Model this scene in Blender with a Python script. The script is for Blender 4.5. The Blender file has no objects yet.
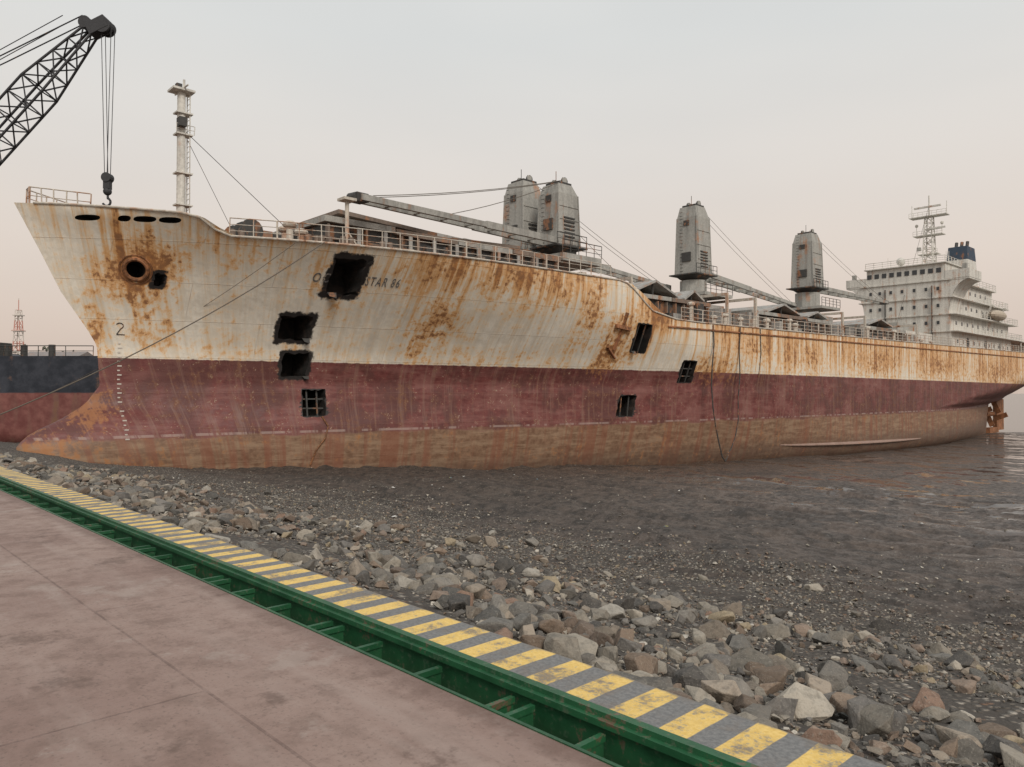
import bpy, bmesh, math, random
import numpy as np
from mathutils import Vector, Matrix, noise as mn
random.seed(7); rng=np.random.default_rng(7)
scene=bpy.context.scene
scene.view_settings.view_transform='Standard'
scene.view_settings.look='None'
scene.view_settings.exposure=0

# ------------------------------------------------------------------ node helpers
class G:
    def __init__(s,nt): s.nt=nt
    def put(s,x,sock):
        if isinstance(x,bpy.types.NodeSocket): s.nt.links.new(x,sock)
        elif x is not None:
            if isinstance(x,(tuple,list)) and len(x)==3 and sock.type=='RGBA': x=(*x,1)
            sock.default_value=x
    def m(s,op,a,b=None,c=None,clamp=False):
        n=s.nt.nodes.new('ShaderNodeMath'); n.operation=op; n.use_clamp=clamp
        s.put(a,n.inputs[0])
        if b is not None: s.put(b,n.inputs[1])
        if c is not None: s.put(c,n.inputs[2])
        return n.outputs[0]
    def add(s,a,b): return s.m('ADD',a,b)
    def sub(s,a,b): return s.m('SUBTRACT',a,b)
    def mul(s,a,b): return s.m('MULTIPLY',a,b)
    def mx(s,a,b): return s.m('MAXIMUM',a,b)
    def vm(s,op,a,b=None):
        n=s.nt.nodes.new('ShaderNodeVectorMath'); n.operation=op
        s.put(a,n.inputs[0])
        if b is not None: s.put(b,n.inputs[1])
        return n.outputs['Value'] if op=='LENGTH' else n.outputs[0]
    def mix(s,f,a,b,blend='MIX'):
        n=s.nt.nodes.new('ShaderNodeMix'); n.data_type='RGBA'; n.blend_type=blend
        s.put(f,n.inputs[0]); s.put(a,n.inputs[6]); s.put(b,n.inputs[7]); return n.outputs[2]
    def noise(s,v,sc,det=4,ro=.55,dist=0.0):
        n=s.nt.nodes.new('ShaderNodeTexNoise'); s.put(v,n.inputs['Vector'])
        n.inputs['Scale'].default_value=sc; n.inputs['Detail'].default_value=det
        n.inputs['Roughness'].default_value=ro; n.inputs['Distortion'].default_value=dist
        return n.outputs['Fac']
    def vor(s,v,sc):
        n=s.nt.nodes.new('ShaderNodeTexVoronoi'); s.put(v,n.inputs['Vector'])
        n.inputs['Scale'].default_value=sc; return n.outputs['Distance'],n.outputs['Color']
    def r(s,x,lo,hi,a=0.0,b=1.0,smooth=True):
        n=s.nt.nodes.new('ShaderNodeMapRange'); n.interpolation_type='SMOOTHSTEP' if smooth else 'LINEAR'
        s.put(x,n.inputs[0]); s.put(lo,n.inputs[1]); s.put(hi,n.inputs[2]); s.put(a,n.inputs[3]); s.put(b,n.inputs[4])
        return n.outputs[0]
    def sep(s,v):
        n=s.nt.nodes.new('ShaderNodeSeparateXYZ'); s.put(v,n.inputs[0]); return n.outputs
    def comb(s,x,y,z):
        n=s.nt.nodes.new('ShaderNodeCombineXYZ'); s.put(x,n.inputs[0]); s.put(y,n.inputs[1]); s.put(z,n.inputs[2]); return n.outputs[0]
    def attr(s,name):
        n=s.nt.nodes.new('ShaderNodeAttribute'); n.attribute_name=name; return n
    def bump(s,h,st=.5,d=.02,nrm=None):
        n=s.nt.nodes.new('ShaderNodeBump'); n.inputs['Strength'].default_value=st; n.inputs['Distance'].default_value=d
        s.put(h,n.inputs['Height'])
        if nrm is not None: s.put(nrm,n.inputs['Normal'])
        return n.outputs[0]
    def obj(s): return s.nt.nodes.new('ShaderNodeTexCoord').outputs['Object']
def newmat(name):
    m=bpy.data.materials.new(name); m.use_nodes=True
    return m,G(m.node_tree),m.node_tree.nodes['Principled BSDF']
def out(g,b,col=None,ro=None,nrm=None,metal=None):
    if col is not None: g.put(col,b.inputs['Base Color'])
    if ro is not None: g.put(ro,b.inputs['Roughness'])
    if nrm is not None: g.put(nrm,b.inputs['Normal'])
    if metal is not None: g.put(metal,b.inputs['Metallic'])

def weathered(name,base,rust=.5,dark=.3,scale=.6,ro=.7,rustcol=(.26,.11,.045)):
    """painted steel, rust patches and vertical grime"""
    m,g,b=newmat(name); P=g.obj(); x,y,z=g.sep(P)[:3]
    n1=g.noise(P,scale,5,.65); st=g.noise(g.comb(g.mul(x,1.5),g.mul(y,1.5),g.mul(z,.12)),1.0,4,.6)
    nf=g.noise(P,6,3,.6)
    R=g.add(g.mul(n1,.55),g.mul(st,.45))
    hi=.72-.26*rust
    c=g.mix(g.r(nf,.3,.7),tuple(v*.82 for v in base),tuple(min(1,v*1.08) for v in base))
    c=g.mix(g.mul(g.r(st,.42,.72),dark),c,tuple(v*.35 for v in base))
    c=g.mix(g.mul(g.r(R,hi-.1,hi),.55),c,tuple(v*1.7 for v in rustcol))
    c=g.mix(g.r(R,hi-.02,hi+.03),c,g.mix(g.r(nf,.35,.65),rustcol,tuple(v*.45 for v in rustcol)))
    out(g,b,c,ro,g.bump(nf,.35,.02)); return m

# ------------------------------------------------------------------ mesh builder
class MB:
    def __init__(s): s.v=[];s.f=[];s.m=[]
    def add(s,vs,fs,mi=0):
        o=len(s.v); s.v+= [tuple(v) for v in vs]; s.f+=[tuple(i+o for i in f) for f in fs]; s.m+=[mi]*len(fs)
    def box(s,c,d,mi=0,rot=None):
        c=Vector(c); vs=[]
        for k in range(8):
            p=Vector(((-.5,.5)[k&1]*d[0],(-.5,.5)[(k>>1)&1]*d[1],(-.5,.5)[k>>2]*d[2]))
            if rot is not None: p=rot@p
            vs.append(c+p)
        s.add(vs,[(0,2,3,1),(4,5,7,6),(0,1,5,4),(2,6,7,3),(0,4,6,2),(1,3,7,5)],mi)
    def b2(s,x0,x1,y0,y1,z0,z1,mi=0): s.box(((x0+x1)/2,(y0+y1)/2,(z0+z1)/2),(abs(x1-x0),abs(y1-y0),abs(z1-z0)),mi)
    def taper(s,c0,d0,c1,d1,mi=0):
        vs=[]
        for c,d in ((c0,d0),(c1,d1)):
            for sx,sy in ((-1,-1),(1,-1),(1,1),(-1,1)): vs.append((c[0]+sx*d[0]/2,c[1]+sy*d[1]/2,c[2]))
        s.add(vs,[(3,2,1,0),(4,5,6,7),(0,1,5,4),(1,2,6,5),(2,3,7,6),(3,0,4,7)],mi)
    def tube(s,a,b,r,mi=0,n=6,r2=None,cap=True):
        a=Vector(a);b=Vector(b);d=b-a
        if d.length<1e-6: return
        q=d.to_track_quat('Z','Y'); r2=r if r2 is None else r2; vs=[]
        for p,rr in ((a,r),(b,r2)):
            for i in range(n):
                t=2*math.pi*i/n; vs.append(p+q@Vector((rr*math.cos(t),rr*math.sin(t),0)))
        fs=[(i,(i+1)%n,n+(i+1)%n,n+i) for i in range(n)]
        if cap: fs+=[tuple(range(n-1,-1,-1)),tuple(range(n,2*n))]
        s.add(vs,fs,mi)
    def beam(s,a,b,w,h,mi=0,up='Z'):
        a=Vector(a);b=Vector(b);d=b-a; x=d.normalized(); u=Vector((0,0,1)) if abs(x.z)<.95 else Vector((0,1,0))
        y=u.cross(x).normalized(); z=x.cross(y); R=Matrix((x,y,z)).transposed()
        s.box((a+b)/2,(d.length,w,h),mi,R)
    def path(s,pts,r,mi=0,n=5):
        for a,b in zip(pts[:-1],pts[1:]): s.tube(a,b,r,mi,n)
    def sphere(s,c,r,mi=0,n=10,m=6,sz=(1,1,1)):
        vs=[];fs=[]
        for j in range(m+1):
            th=math.pi*j/m
            for i in range(n):
                ph=2*math.pi*i/n; vs.append((c[0]+r*sz[0]*math.sin(th)*math.cos(ph),c[1]+r*sz[1]*math.sin(th)*math.sin(ph),c[2]+r*sz[2]*math.cos(th)))
        for j in range(m):
            for i in range(n): fs.append((j*n+i,(j+1)*n+i,(j+1)*n+(i+1)%n,j*n+(i+1)%n))
        s.add(vs,fs,mi)
    def torus(s,c,R,r,ax,mi=0,n=20,k=8):
        q=Vector(ax).to_track_quat('Z','Y'); vs=[];fs=[]
        for i in range(n):
            t=2*math.pi*i/n
            for j in range(k):
                u=2*math.pi*j/k
                vs.append(Vector(c)+q@Vector(((R+r*math.cos(u))*math.cos(t),(R+r*math.cos(u))*math.sin(t),r*math.sin(u))))
        for i in range(n):
            for j in range(k): fs.append((i*k+j,((i+1)%n)*k+j,((i+1)%n)*k+(j+1)%k,i*k+(j+1)%k))
        s.add(vs,fs,mi)
    def rail(s,pts,h=1.05,r=.028,mi=0,step=1.5,bars=3):
        for a,b in zip(pts[:-1],pts[1:]):
            a=Vector(a);b=Vector(b);n=max(1,int(round((b-a).length/step)))
            for k in range(1,bars+1): s.tube(a+Vector((0,0,h*k/bars)),b+Vector((0,0,h*k/bars)),r*(1.15 if k==bars else .8),mi,4)
            for i in range(n+1):
                p=a.lerp(b,i/n)+Vector((random.uniform(-.03,.03),0,0)); s.tube(p,p+Vector((random.uniform(-.04,.04),0,h)),r*1.2,mi,4)
    def lattice(s,a,b,w0,w1,mi=0,r=.06,nb=12,h0=None,h1=None,side=None):
        a=Vector(a);b=Vector(b);x=(b-a).normalized()
        y=Vector(side) if side else (Vector((0,0,1)).cross(x).normalized() if abs(x.z)<.98 else Vector((0,1,0)))
        z=x.cross(y).normalized(); h0=h0 or w0; h1=h1 or w1; prev=None
        for i in range(nb+1):
            t=i/nb;c=a.lerp(b,t);w=(w0+(w1-w0)*t)/2;h=(h0+(h1-h0)*t)/2
            cs=[c+y*w+z*h,c-y*w+z*h,c-y*w-z*h,c+y*w-z*h]
            for j in range(4): s.tube(cs[j],cs[(j+1)%4],r*.6,mi,4)
            if prev:
                for j in range(4):
                    s.tube(prev[j],cs[j],r,mi,5)
                    if i%2: s.tube(prev[j],cs[(j+1)%4],r*.6,mi,4)
                    else: s.tube(prev[(j+1)%4],cs[j],r*.6,mi,4)
            prev=cs
    def make(s,name,mats,parent=None,smooth=False,angle=35):
        me=bpy.data.meshes.new(name); me.from_pydata(s.v,[],s.f)
        for m in mats: me.materials.append(m)
        me.polygons.foreach_set('material_index',s.m); me.update()
        if smooth: me.shade_smooth(); me.set_sharp_from_angle(angle=math.radians(angle))
        o=bpy.data.objects.new(name,me); scene.collection.objects.link(o)
        if parent: o.parent=parent
        return o
def empty(name,loc=(0,0,0),rz=0):
    e=bpy.data.objects.new(name,None); e.location=loc; e.rotation_euler=(0,0,rz); scene.collection.objects.link(e); return e

# ------------------------------------------------------------------ world + light
W=bpy.data.worlds.new("World"); scene.world=W; W.use_nodes=True
g=G(W.node_tree); bg=W.node_tree.nodes['Background']
sky=W.node_tree.nodes.new('ShaderNodeTexSky'); sky.sky_type='NISHITA'; sky.sun_disc=False
sky.sun_elevation=math.radians(38); sky.sun_rotation=math.radians(160); sky.dust_density=5; sky.air_density=1.5
tcg=W.node_tree.nodes.new('ShaderNodeTexCoord').outputs['Generated']
zz=g.sep(tcg)[2]
ramp=W.node_tree.nodes.new('ShaderNodeValToRGB'); g.put(g.m('MAXIMUM',zz,0.0),ramp.inputs[0])
cr=ramp.color_ramp; cr.elements[0].position=0; cr.elements[0].color=(.64,.515,.435,1)
cr.elements[1].position=1; cr.elements[1].color=(.66,.71,.74,1)
for p,c in ((.06,(.70,.58,.50)),(.16,(.76,.67,.60)),(.28,(.76,.72,.68)),(.42,(.73,.74,.73))):
    e=cr.elements.new(p); e.color=(*c,1)
sk=g.mix(1.0,sky.outputs[0],(.02,.02,.02),'MULTIPLY')
cloud=g.noise(g.vm('MULTIPLY',tcg,(1,1,3.5)),1.6,3,.5)
c=g.mix(1.0,g.mix(.96,sk,ramp.outputs[0]),g.comb(g.r(cloud,.3,.7,.97,1.03),g.r(cloud,.3,.7,.975,1.025),g.r(cloud,.3,.7,.98,1.02)),'MULTIPLY')
g.put(c,bg.inputs[0]); bg.inputs[1].default_value=1.0
W.cycles.sampling_method='MANUAL'; W.cycles.sample_map_resolution=256
sl=bpy.data.lights.new('sun','SUN'); sl.energy=2.1; sl.angle=math.radians(20); sl.color=(1,.93,.84)
so=bpy.data.objects.new('sun',sl); scene.collection.objects.link(so)
az=Vector((.30,-.82,0)).normalized(); el=math.radians(38)
sd=Vector((az.x*math.cos(el),az.y*math.cos(el),math.sin(el)))
so.rotation_euler=sd.to_track_quat('Z','Y').to_euler()

# camera
cam=bpy.data.cameras.new('camera'); co=bpy.data.objects.new('camera',cam); scene.collection.objects.link(co)
cam.sensor_width=36; cam.lens=36*760/1024; cam.clip_end=20000; cam.clip_start=.05
co.location=(0,0,0); co.rotation_euler=(math.radians(90)+math.atan(9.5/760),0,0); scene.camera=co

# ------------------------------------------------------------------ ground
P0=np.array([1.71,3.35]); DL=np.array([-.691,.722]); DQ=np.array([.722,.691])
GQ=[-60,-1.2,-.9,0,1.2,3,8,12,30,50,90,140,220,300,3000]; GZ=[-3,-3,-2.9,-1.80,-2.02,-2.5,-3.55,-4.05,-5.1,-5.95,-6.8,-7.35,-8.2,-9.5,-30]
def zgq(q,l): return np.interp(q,GQ,GZ)
def gnoise(x,y,q,l):
    a=mn.noise(Vector((x*.23,y*.23,1.3)))*.22+mn.noise(Vector((x*.7,y*.7,7.3)))*.10+mn.noise(Vector((x*2.2,y*2.2,3.1)))*.045
    k=min(max(q/2.5,0),1)
    if q>7:
        t=min((q-7)/6,1); bend=q+.06*l+mn.noise(Vector((x*.08,y*.08,2)))*2
        a+=t*(mn.noise(Vector((bend*1.4,l*.10,5)))*.22+mn.noise(Vector((bend*3.2,l*.22,8)))*.12)
    if q>45: k*=max(.25,1-(q-45)/60)
    return a*k
def ground_z(q,l):
    x,y=P0+DL*l+DQ*q
    return float(zgq(q,l))+gnoise(x,y,q,l)
def geo(a,b,n): return a*(b/a)**(np.arange(1,n+1)/n)
qs=np.concatenate([[-200,-60,-20,-5,-1.3],np.arange(-.9,14,.13),np.arange(14,40,.25),40+geo(.3,5000,60)])
ls=np.concatenate([-6-geo(.2,3000,55)[::-1],np.arange(-6,26,.16),26+geo(.2,5000,60)])
nq,nl=len(qs),len(ls); V=np.zeros((nq,nl,3))
for i,q in enumerate(qs):
    for j,l in enumerate(ls):
        x,y=P0+DL*l+DQ*q; V[i,j]=(x,y,float(zgq(q,l))+(gnoise(x,y,q,l) if abs(l)<400 and q<400 else 0))
idx=np.arange(nq*nl).reshape(nq,nl)
F=np.stack([idx[:-1,:-1],idx[:-1,1:],idx[1:,1:],idx[1:,:-1]],-1).reshape(-1,4)
F=F[:,::-1]
def npmesh(name,V,F,mats,smooth=True,cols=None):
    k=F.shape[1]; me=bpy.data.meshes.new(name); me.vertices.add(len(V)); me.vertices.foreach_set('co',np.asarray(V,dtype=np.float32).ravel())
    me.loops.add(F.size); me.loops.foreach_set('vertex_index',F.astype(np.int32).ravel())
    me.polygons.add(len(F)); me.polygons.foreach_set('loop_start',(np.arange(len(F))*k).astype(np.int32))
    try: me.polygons.foreach_set('loop_total',np.full(len(F),k,dtype=np.int32))
    except Exception: pass
    me.update(calc_edges=True); me.validate()
    for m in mats: me.materials.append(m)
    if cols is not None:
        a=me.attributes.new('Col','FLOAT_COLOR','POINT'); c4=np.ones((len(V),4),dtype=np.float32); c4[:,:3]=cols; a.data.foreach_set('color',c4.ravel())
    if smooth: me.shade_smooth()
    else: me.shade_flat()
    o=bpy.data.objects.new(name,me); scene.collection.objects.link(o); return o

m_ground,g,b=newmat('beach_mud_gravel')
P=g.obj(); PX,PY,PZ=g.sep(P)[:3]
q=g.add(g.mul(g.sub(PX,float(P0[0])),.722),g.mul(g.sub(PY,float(P0[1])),.691))
l=g.add(g.mul(g.sub(PX,float(P0[0])),-.691),g.mul(g.sub(PY,float(P0[1])),.722))
lq=g.comb(g.mul(l,.22),g.add(q,g.mul(l,.05)),0.0)
celld,cellc=g.vor(P,13); cr_,cg_,cb_=g.sep(cellc)[:3]
n4=g.noise(P,4,4,.7); mudn=g.noise(P,1.3,4,.65)
peb=g.mix(cr_,(.080,.067,.055),(.25,.215,.18)); peb=g.mix(g.r(cg_,.80,.86),peb,(.46,.41,.35)); peb=g.mix(g.r(cb_,.86,.95),peb,(.20,.12,.08))
peb=g.mix(g.r(celld,.32,.55),peb,(.055,.046,.038))
mud=g.mix(g.r(g.add(g.mul(mudn,.6),g.mul(n4,.4)),.38,.62),(.030,.024,.020),(.088,.067,.054))
patch=g.noise(lq,.42,5,.6)
gq=g.add(g.mul(g.r(q,9,15),-.13),g.mul(g.r(q,24,40),-.05))
gf=g.r(g.add(g.add(g.mul(patch,.6),g.mul(n4,.40)),g.add(gq,.065)),.48,.55)
sb=g.mul(g.r(q,10,15),g.r(q,32,24))
speck=g.mul(g.mul(g.r(g.add(g.mul(cg_,.55),g.mul(n4,.45)),.64,.68),g.r(celld,.2,.4,1,0)),g.sub(1.0,g.mul(sb,.75)))
col=g.mix(gf,mud,peb); col=g.mix(g.mul(speck,.8),col,(.38,.34,.29))
wq=g.sub(q,g.mul(l,.6)); far=g.r(wq,6,24)
wetn=g.noise(g.comb(g.mul(l,.13),g.mul(q,.30),0.0),1.0,6,.66,.5)
flat=g.mix(g.r(g.add(g.mul(wetn,.5),g.add(g.mul(mudn,.3),g.mul(n4,.2))),.42,.58),(.040,.030,.024),(.135,.098,.077))
col=g.mix(g.mul(far,.75),col,flat)
water=g.mul(g.r(wq,14,28),g.r(g.add(wetn,g.mul(g.sub(mudn,.5),.35)),.53,.555))
damp=g.mul(g.r(q,9,14),g.r(n4,.42,.58))
ro=g.m('MAXIMUM',g.sub(.86,g.add(g.add(g.mul(water,.68),g.mul(far,.20)),g.mul(damp,.26))),.06)
hb_=g.add(g.mul(g.r(celld,.0,.55,1,0),g.add(gf,.35)),g.mul(n4,1.5))
nb=g.nt.nodes.new('ShaderNodeBump'); nb.inputs['Distance'].default_value=.05
g.put(hb_,nb.inputs['Height']); g.put(g.sub(.95,g.mul(g.mx(water,g.mul(far,.15)),.93)),nb.inputs['Strength'])
out(g,b,g.mix(g.mul(water,.5),col,(.05,.04,.035)),ro,nb.outputs[0])
npmesh('ground',V.reshape(-1,3),F,[m_ground])

# sea
m_sea,g,b=newmat('sea_water'); P=g.obj()
n=g.noise(P,.5,3,.6)
out(g,b,(.10,.085,.07),.2,g.bump(n,.3,.2))
mb=MB(); mb.add([(-6000,20,-7.7),(9000,20,-7.7),(9000,9000,-7.7),(-6000,9000,-7.7)],[(0,1,2,3)]); mb.make('sea',[m_sea])

# ------------------------------------------------------------------ stones
m_stone,g,b=newmat('stone'); at=g.attr('Col')
P=g.obj(); n1=g.noise(P,14,4,.7); n2=g.noise(P,60,2,.6)
c=g.mix(1.0,at.outputs['Color'],g.comb(*(g.r(n1,.25,.75,.6,1.3),)*3),'MULTIPLY')
c=g.mix(g.mul(g.r(n2,.56,.7),.3),c,(.36,.33,.28)); c=g.mix(g.mul(g.r(n1,.52,.68),.4),c,(.075,.055,.04))
out(g,b,c,.85,g.bump(g.add(n1,g.mul(n2,.5)),.6,.02))
def rock(npts,bev,seed):
    r=np.random.default_rng(seed); p=r.normal(size=(npts,3)); p/=np.linalg.norm(p,axis=1)[:,None]; p*=r.uniform(.75,1.0,(npts,1))
    p*=np.array([1,r.uniform(.65,.95),r.uniform(.45,.8)])
    bm=bmesh.new(); vs=[bm.verts.new(x) for x in p]; bmesh.ops.convex_hull(bm,input=vs)
    for v in [v for v in bm.verts if not v.link_faces]: bm.verts.remove(v)
    if bev>0: bmesh.ops.bevel(bm,geom=bm.edges[:],offset=bev,segments=2,affect='EDGES',profile=.5,clamp_overlap=True)
    bmesh.ops.triangulate(bm,faces=bm.faces[:]); bm.verts.index_update()
    V=np.array([v.co[:] for v in bm.verts]); F=np.array([[v.index for v in f.verts] for f in bm.faces]); bm.free()
    if bev>0:
        V=np.array([v*(1+.10*mn.noise(Vector(v*1.7)+Vector((seed*3.,0,0)))+.05*mn.noise(Vector(v*4.)+Vector((seed*5.,1,0)))) for v in V])
        nrm=np.linalg.norm(V,axis=1); V=V*np.minimum(1,1.03/np.maximum(nrm,1e-6))[:,None]
    return V,F
bigs=[rock(15,.07,i) for i in range(16)]; meds=[rock(11,0.0,50+i) for i in range(14)]; pebs=[rock(7,0.0,90+i) for i in range(8)]
pal=np.array([(.20,.18,.155),(.145,.135,.12),(.25,.22,.18),(.28,.23,.18),(.23,.17,.13),(.10,.09,.08),(.34,.30,.245),(.16,.145,.13),(.20,.145,.105)])*.88
def scatter(n,lib,rfun,qfun,lfun,sink,pale=.975):
    Vs=[];Fs=[];Cs=[];o=0
    for k in range(n):
        q=qfun(); l=lfun(); r=rfun(q)
        if q<r*1.0+.03: q=r+.03+random.random()*.15
        V,F=lib[k%len(lib)]
        R=np.array(Matrix.Rotation(rng.uniform(0,6.28),3,'Z')@Matrix.Rotation(rng.uniform(-.5,.5),3,'X')@Matrix.Rotation(rng.uniform(-.4,.4),3,'Y'))
        x,y=P0+DL*l+DQ*q; z=ground_z(q,l)+r*sink
        sc=r*np.array([1,rng.uniform(.8,1.1),rng.uniform(.8,1.15)])
        Vs.append((V*sc)@R.T+np.array([x,y,z])); Fs.append(F+o); o+=len(V)
        c=pal[rng.integers(len(pal))]*rng.uniform(.6,1.3)
        e=rng.random()
        if e>pale: c=np.array([.46,.42,.36])*(1 if r<.1 else .7)
        elif e>pale-.012: c=np.array([.22,.14,.10])
        elif e>pale-.045: c=np.array([.30,.24,.16])
        Cs.append(np.tile(c,(len(V),1)))
    return np.concatenate(Vs),np.concatenate(Fs),np.concatenate(Cs),o
L=lambda:-3.0+(random.random()**1.3)*33
Lb=lambda:-2.5+(random.random()**1.7)*28
def clump(qf,lf,th):
    def f():
        for _ in range(20):
            q=qf(); l=lf(); x,y=P0+DL*l+DQ*q
            if mn.noise(Vector((x*.45,y*.45,9)))+mn.noise(Vector((x*1.3,y*1.3,4)))*.5>th-random.random()*.35: break
        return q,l
    return f
class Pair:
    def __init__(s,f): s.f=f
    def q(s): s.v=s.f(); return s.v[0]
    def l(s): return s.v[1]
parts=[]
p=Pair(clump(lambda:abs(random.gauss(0,1))*3.6+.05,L,-.10)); parts.append(scatter(2500,bigs,lambda q:.060+.17*random.random()**2.4+.02*random.random(),p.q,p.l,.25))
p=Pair(clump(lambda:random.random()**1.5*14.5+.05,L,-.15)); parts.append(scatter(18000,meds,lambda q:.020+.058*random.random()**2,p.q,p.l,.25,.96))
p=Pair(clump(lambda:random.random()**1.1*13+.02,Lb,-.15)); parts.append(scatter(50000,pebs,lambda q:.010+.022*random.random()**1.5,p.q,p.l,.3,.93))
p=Pair(clump(lambda:8+random.random()**2.0*36,lambda:-8+random.random()*58,.15)); parts.append(scatter(4500,meds,lambda q:.020+.065*random.random()**4,p.q,p.l,.2,.90))
VV=[];FF=[];CC=[];o=0
for v,f,c,n in parts: VV.append(v);FF.append(f+o);CC.append(c);o+=n
npmesh('rubble_stones',np.concatenate(VV),np.concatenate(FF),[m_stone],False,np.concatenate(CC))
m_lit,g,b=newmat('litter'); P=g.obj(); n=g.noise(P,1.7,2); out(g,b,g.mix(g.r(n,.45,.5),(.6,.58,.54),g.mix(g.r(n,.55,.58),(.10,.14,.16),(.22,.2,.08))),.6)
mb=MB()
for k in range(60):
    q=random.uniform(2,30); l=random.uniform(-2,34); x,y=P0+DL*l+DQ*q; z=ground_z(q,l)+.03; n=random.randint(3,5); s=random.uniform(.03,.10)
    c0=Vector((x,y,z+s*.5)); ring=[Vector((x+s*random.uniform(.7,1.3)*math.cos(6.28*i/n),y+s*random.uniform(.5,1.3)*math.sin(6.28*i/n),z+random.uniform(-.2,.5)*s)) for i in range(n)]
    mb.add([c0]+ring,[(0,1+i,1+(i+1)%n) for i in range(n)])
mb.make('litter',[m_lit])

# ------------------------------------------------------------------ quay (local x=-l, y=q)
MQ=Matrix.Translation((P0[0],P0[1],0))@Matrix(((.691,.722,0,0),(-.722,.691,0,0),(0,0,1,0),(0,0,0,1)))
ZT=-1.65
m_pave,g,b=newmat('rusty_steel_deck'); P=g.obj(); x,y,z=g.sep(P)[:3]
n1=g.noise(P,.5,5,.6); n2=g.noise(P,5,5,.7); n3=g.noise(P,45,2,.6); n4=g.noise(g.vm('MULTIPLY',P,(.3,2.2,1)),1.0,4,.6); n5=g.noise(P,1.1,6,.75)
c=g.mix(g.r(n1,.3,.7),(.225,.145,.120),(.31,.220,.185)); c=g.mix(g.mul(g.r(n2,.42,.70),.65),c,(.165,.110,.090))
c=g.mix(g.mul(g.r(n3,.55,.72),.5),c,(.11,.075,.06)); c=g.mix(g.mul(g.r(n4,.48,.68),.5),c,(.35,.27,.235))
c=g.mix(g.mul(g.r(n5,.56,.66),.7),c,(.12,.076,.060)); c=g.mix(g.mul(g.r(n5,.44,.36),.45),c,(.35,.285,.25))
br=g.nt.nodes.new('ShaderNodeTexBrick'); g.put(g.vm('ADD',P,(.9,.35,0)),br.inputs['Vector']); br.inputs['Scale'].default_value=1
br.inputs['Brick Width'].default_value=4.2; br.inputs['Row Height'].default_value=1.5; br.inputs['Mortar Size'].default_value=.010; br.inputs['Mortar Smooth'].default_value=.3
seam=g.mul(br.outputs['Fac'],g.r(n2,.35,.6,.25,.8))
c=g.mix(g.mul(seam,.65),c,(.09,.055,.045))
edge=g.r(g.add(y,g.mul(g.sub(n2,.5),.16)),-1.10,-.93)
c=g.mix(g.mul(edge,.5),c,(.12,.07,.055))
out(g,b,c,g.r(n2,.3,.7,.55,.85),g.bump(g.sub(g.add(g.mul(n3,.35),n2),g.mul(seam,1.5)),.45,.012))
mb=MB(); mb.b2(-34,14,-32,-.895,ZT-.5,ZT); o=mb.make('quay_pavement',[m_pave]); o.matrix_world=MQ

m_green,g,b=newmat('green_paint'); P=g.obj(); x,y,z=g.sep(P)[:3]
n1=g.noise(P,3,6,.7); n2=g.noise(P,25,3,.6)
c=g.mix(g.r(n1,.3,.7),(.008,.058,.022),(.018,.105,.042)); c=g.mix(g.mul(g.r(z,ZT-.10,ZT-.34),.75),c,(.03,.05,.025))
c=g.mix(g.r(g.add(g.mul(n1,.6),g.mul(n2,.4)),.56,.63),c,(.12,.075,.045)); c=g.mix(g.mul(g.r(n2,.55,.68),.45),c,(.09,.13,.085))
out(g,b,c,.5,g.bump(n1,.3,.01))
mb=MB()
mb.b2(-34,14,-.893,-.449,ZT-.42,ZT-.34)
mb.b2(-34,14,-.893,-.872,ZT-.34,ZT+.006)
mb.b2(-34,14,-.505,-.449,ZT-.34,ZT+.012)
mb.b2(-34,14,-.540,-.506,ZT-.05,ZT-.015)
x=-33.6; k=0
while x<13.5:
    for dx in ((0,.16) if k%3==0 else (0,)):
        mb.b2(x+dx,x+dx+.035,-.871,-.541,ZT-.11,ZT-.075); mb.b2(x+dx+.012,x+dx+.022,-.871,-.541,ZT-.335,ZT-.112)
    x+=.66; k+=1
mb.tube((-34,-.80,ZT-.28),(14,-.80,ZT-.28),.035,0,8)
o=mb.make('green_drainage_channel',[m_green]); o.matrix_world=MQ
m_silt,g,b=newmat('silt'); n=g.noise(g.obj(),12,5,.7); out(g,b,g.mix(g.r(n,.35,.65),(.035,.04,.022),(.12,.10,.07)),.85,g.bump(n,.6,.03))
mb=MB(); N=240
for i in range(N):
    x0=-34+48*i/N; x1=-34+48*(i+1)/N; f=lambda x:ZT-.33+.05*(mn.noise(Vector((x*1.7,0,0)))+.3)
    mb.add([(x0,-.86,f(x0+3)),(x1,-.86,f(x1+3)),(x1,-.68,f(x1)),(x0,-.68,f(x0)),(x1,-.51,f(x1+9)),(x0,-.51,f(x0+9))],[(0,1,2,3),(3,2,4,5)])
o=mb.make('channel_silt',[m_silt],None,True); o.matrix_world=MQ

m_kerb,g,b=newmat('striped_kerb_paint'); P=g.obj(); x,y,z=g.sep(P)[:3]
n1=g.noise(P,4,6,.7); n2=g.noise(P,40,3,.65)
ph=g.m('FRACT',g.add(g.mul(g.add(x,g.add(g.mul(g.sub(n1,.5),.018),.06)),1/.309),200.0))
st=g.mul(g.r(ph,.0,.02),g.r(ph,.52,.54,1,0))
grey=g.mix(g.r(n2,.3,.7),(.13,.13,.13),(.21,.205,.2))
yel=g.mix(g.r(n2,.3,.7),(.64,.42,.11),(.78,.55,.19))
wear=g.r(g.add(g.mul(n1,.6),g.mul(n2,.4)),.50,.60)
c=g.mix(g.mul(st,g.sub(1.0,g.mul(wear,.8))),grey,yel)
c=g.mix(g.mul(g.r(n1,.48,.70),.55),c,(.17,.13,.10)); c=g.mix(g.r(g.add(y,g.mul(g.sub(n1,.5),.08)),-.04,.0),c,(.17,.15,.13))
out(g,b,c,.75,g.bump(g.add(n2,n1),.4,.008))
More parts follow.
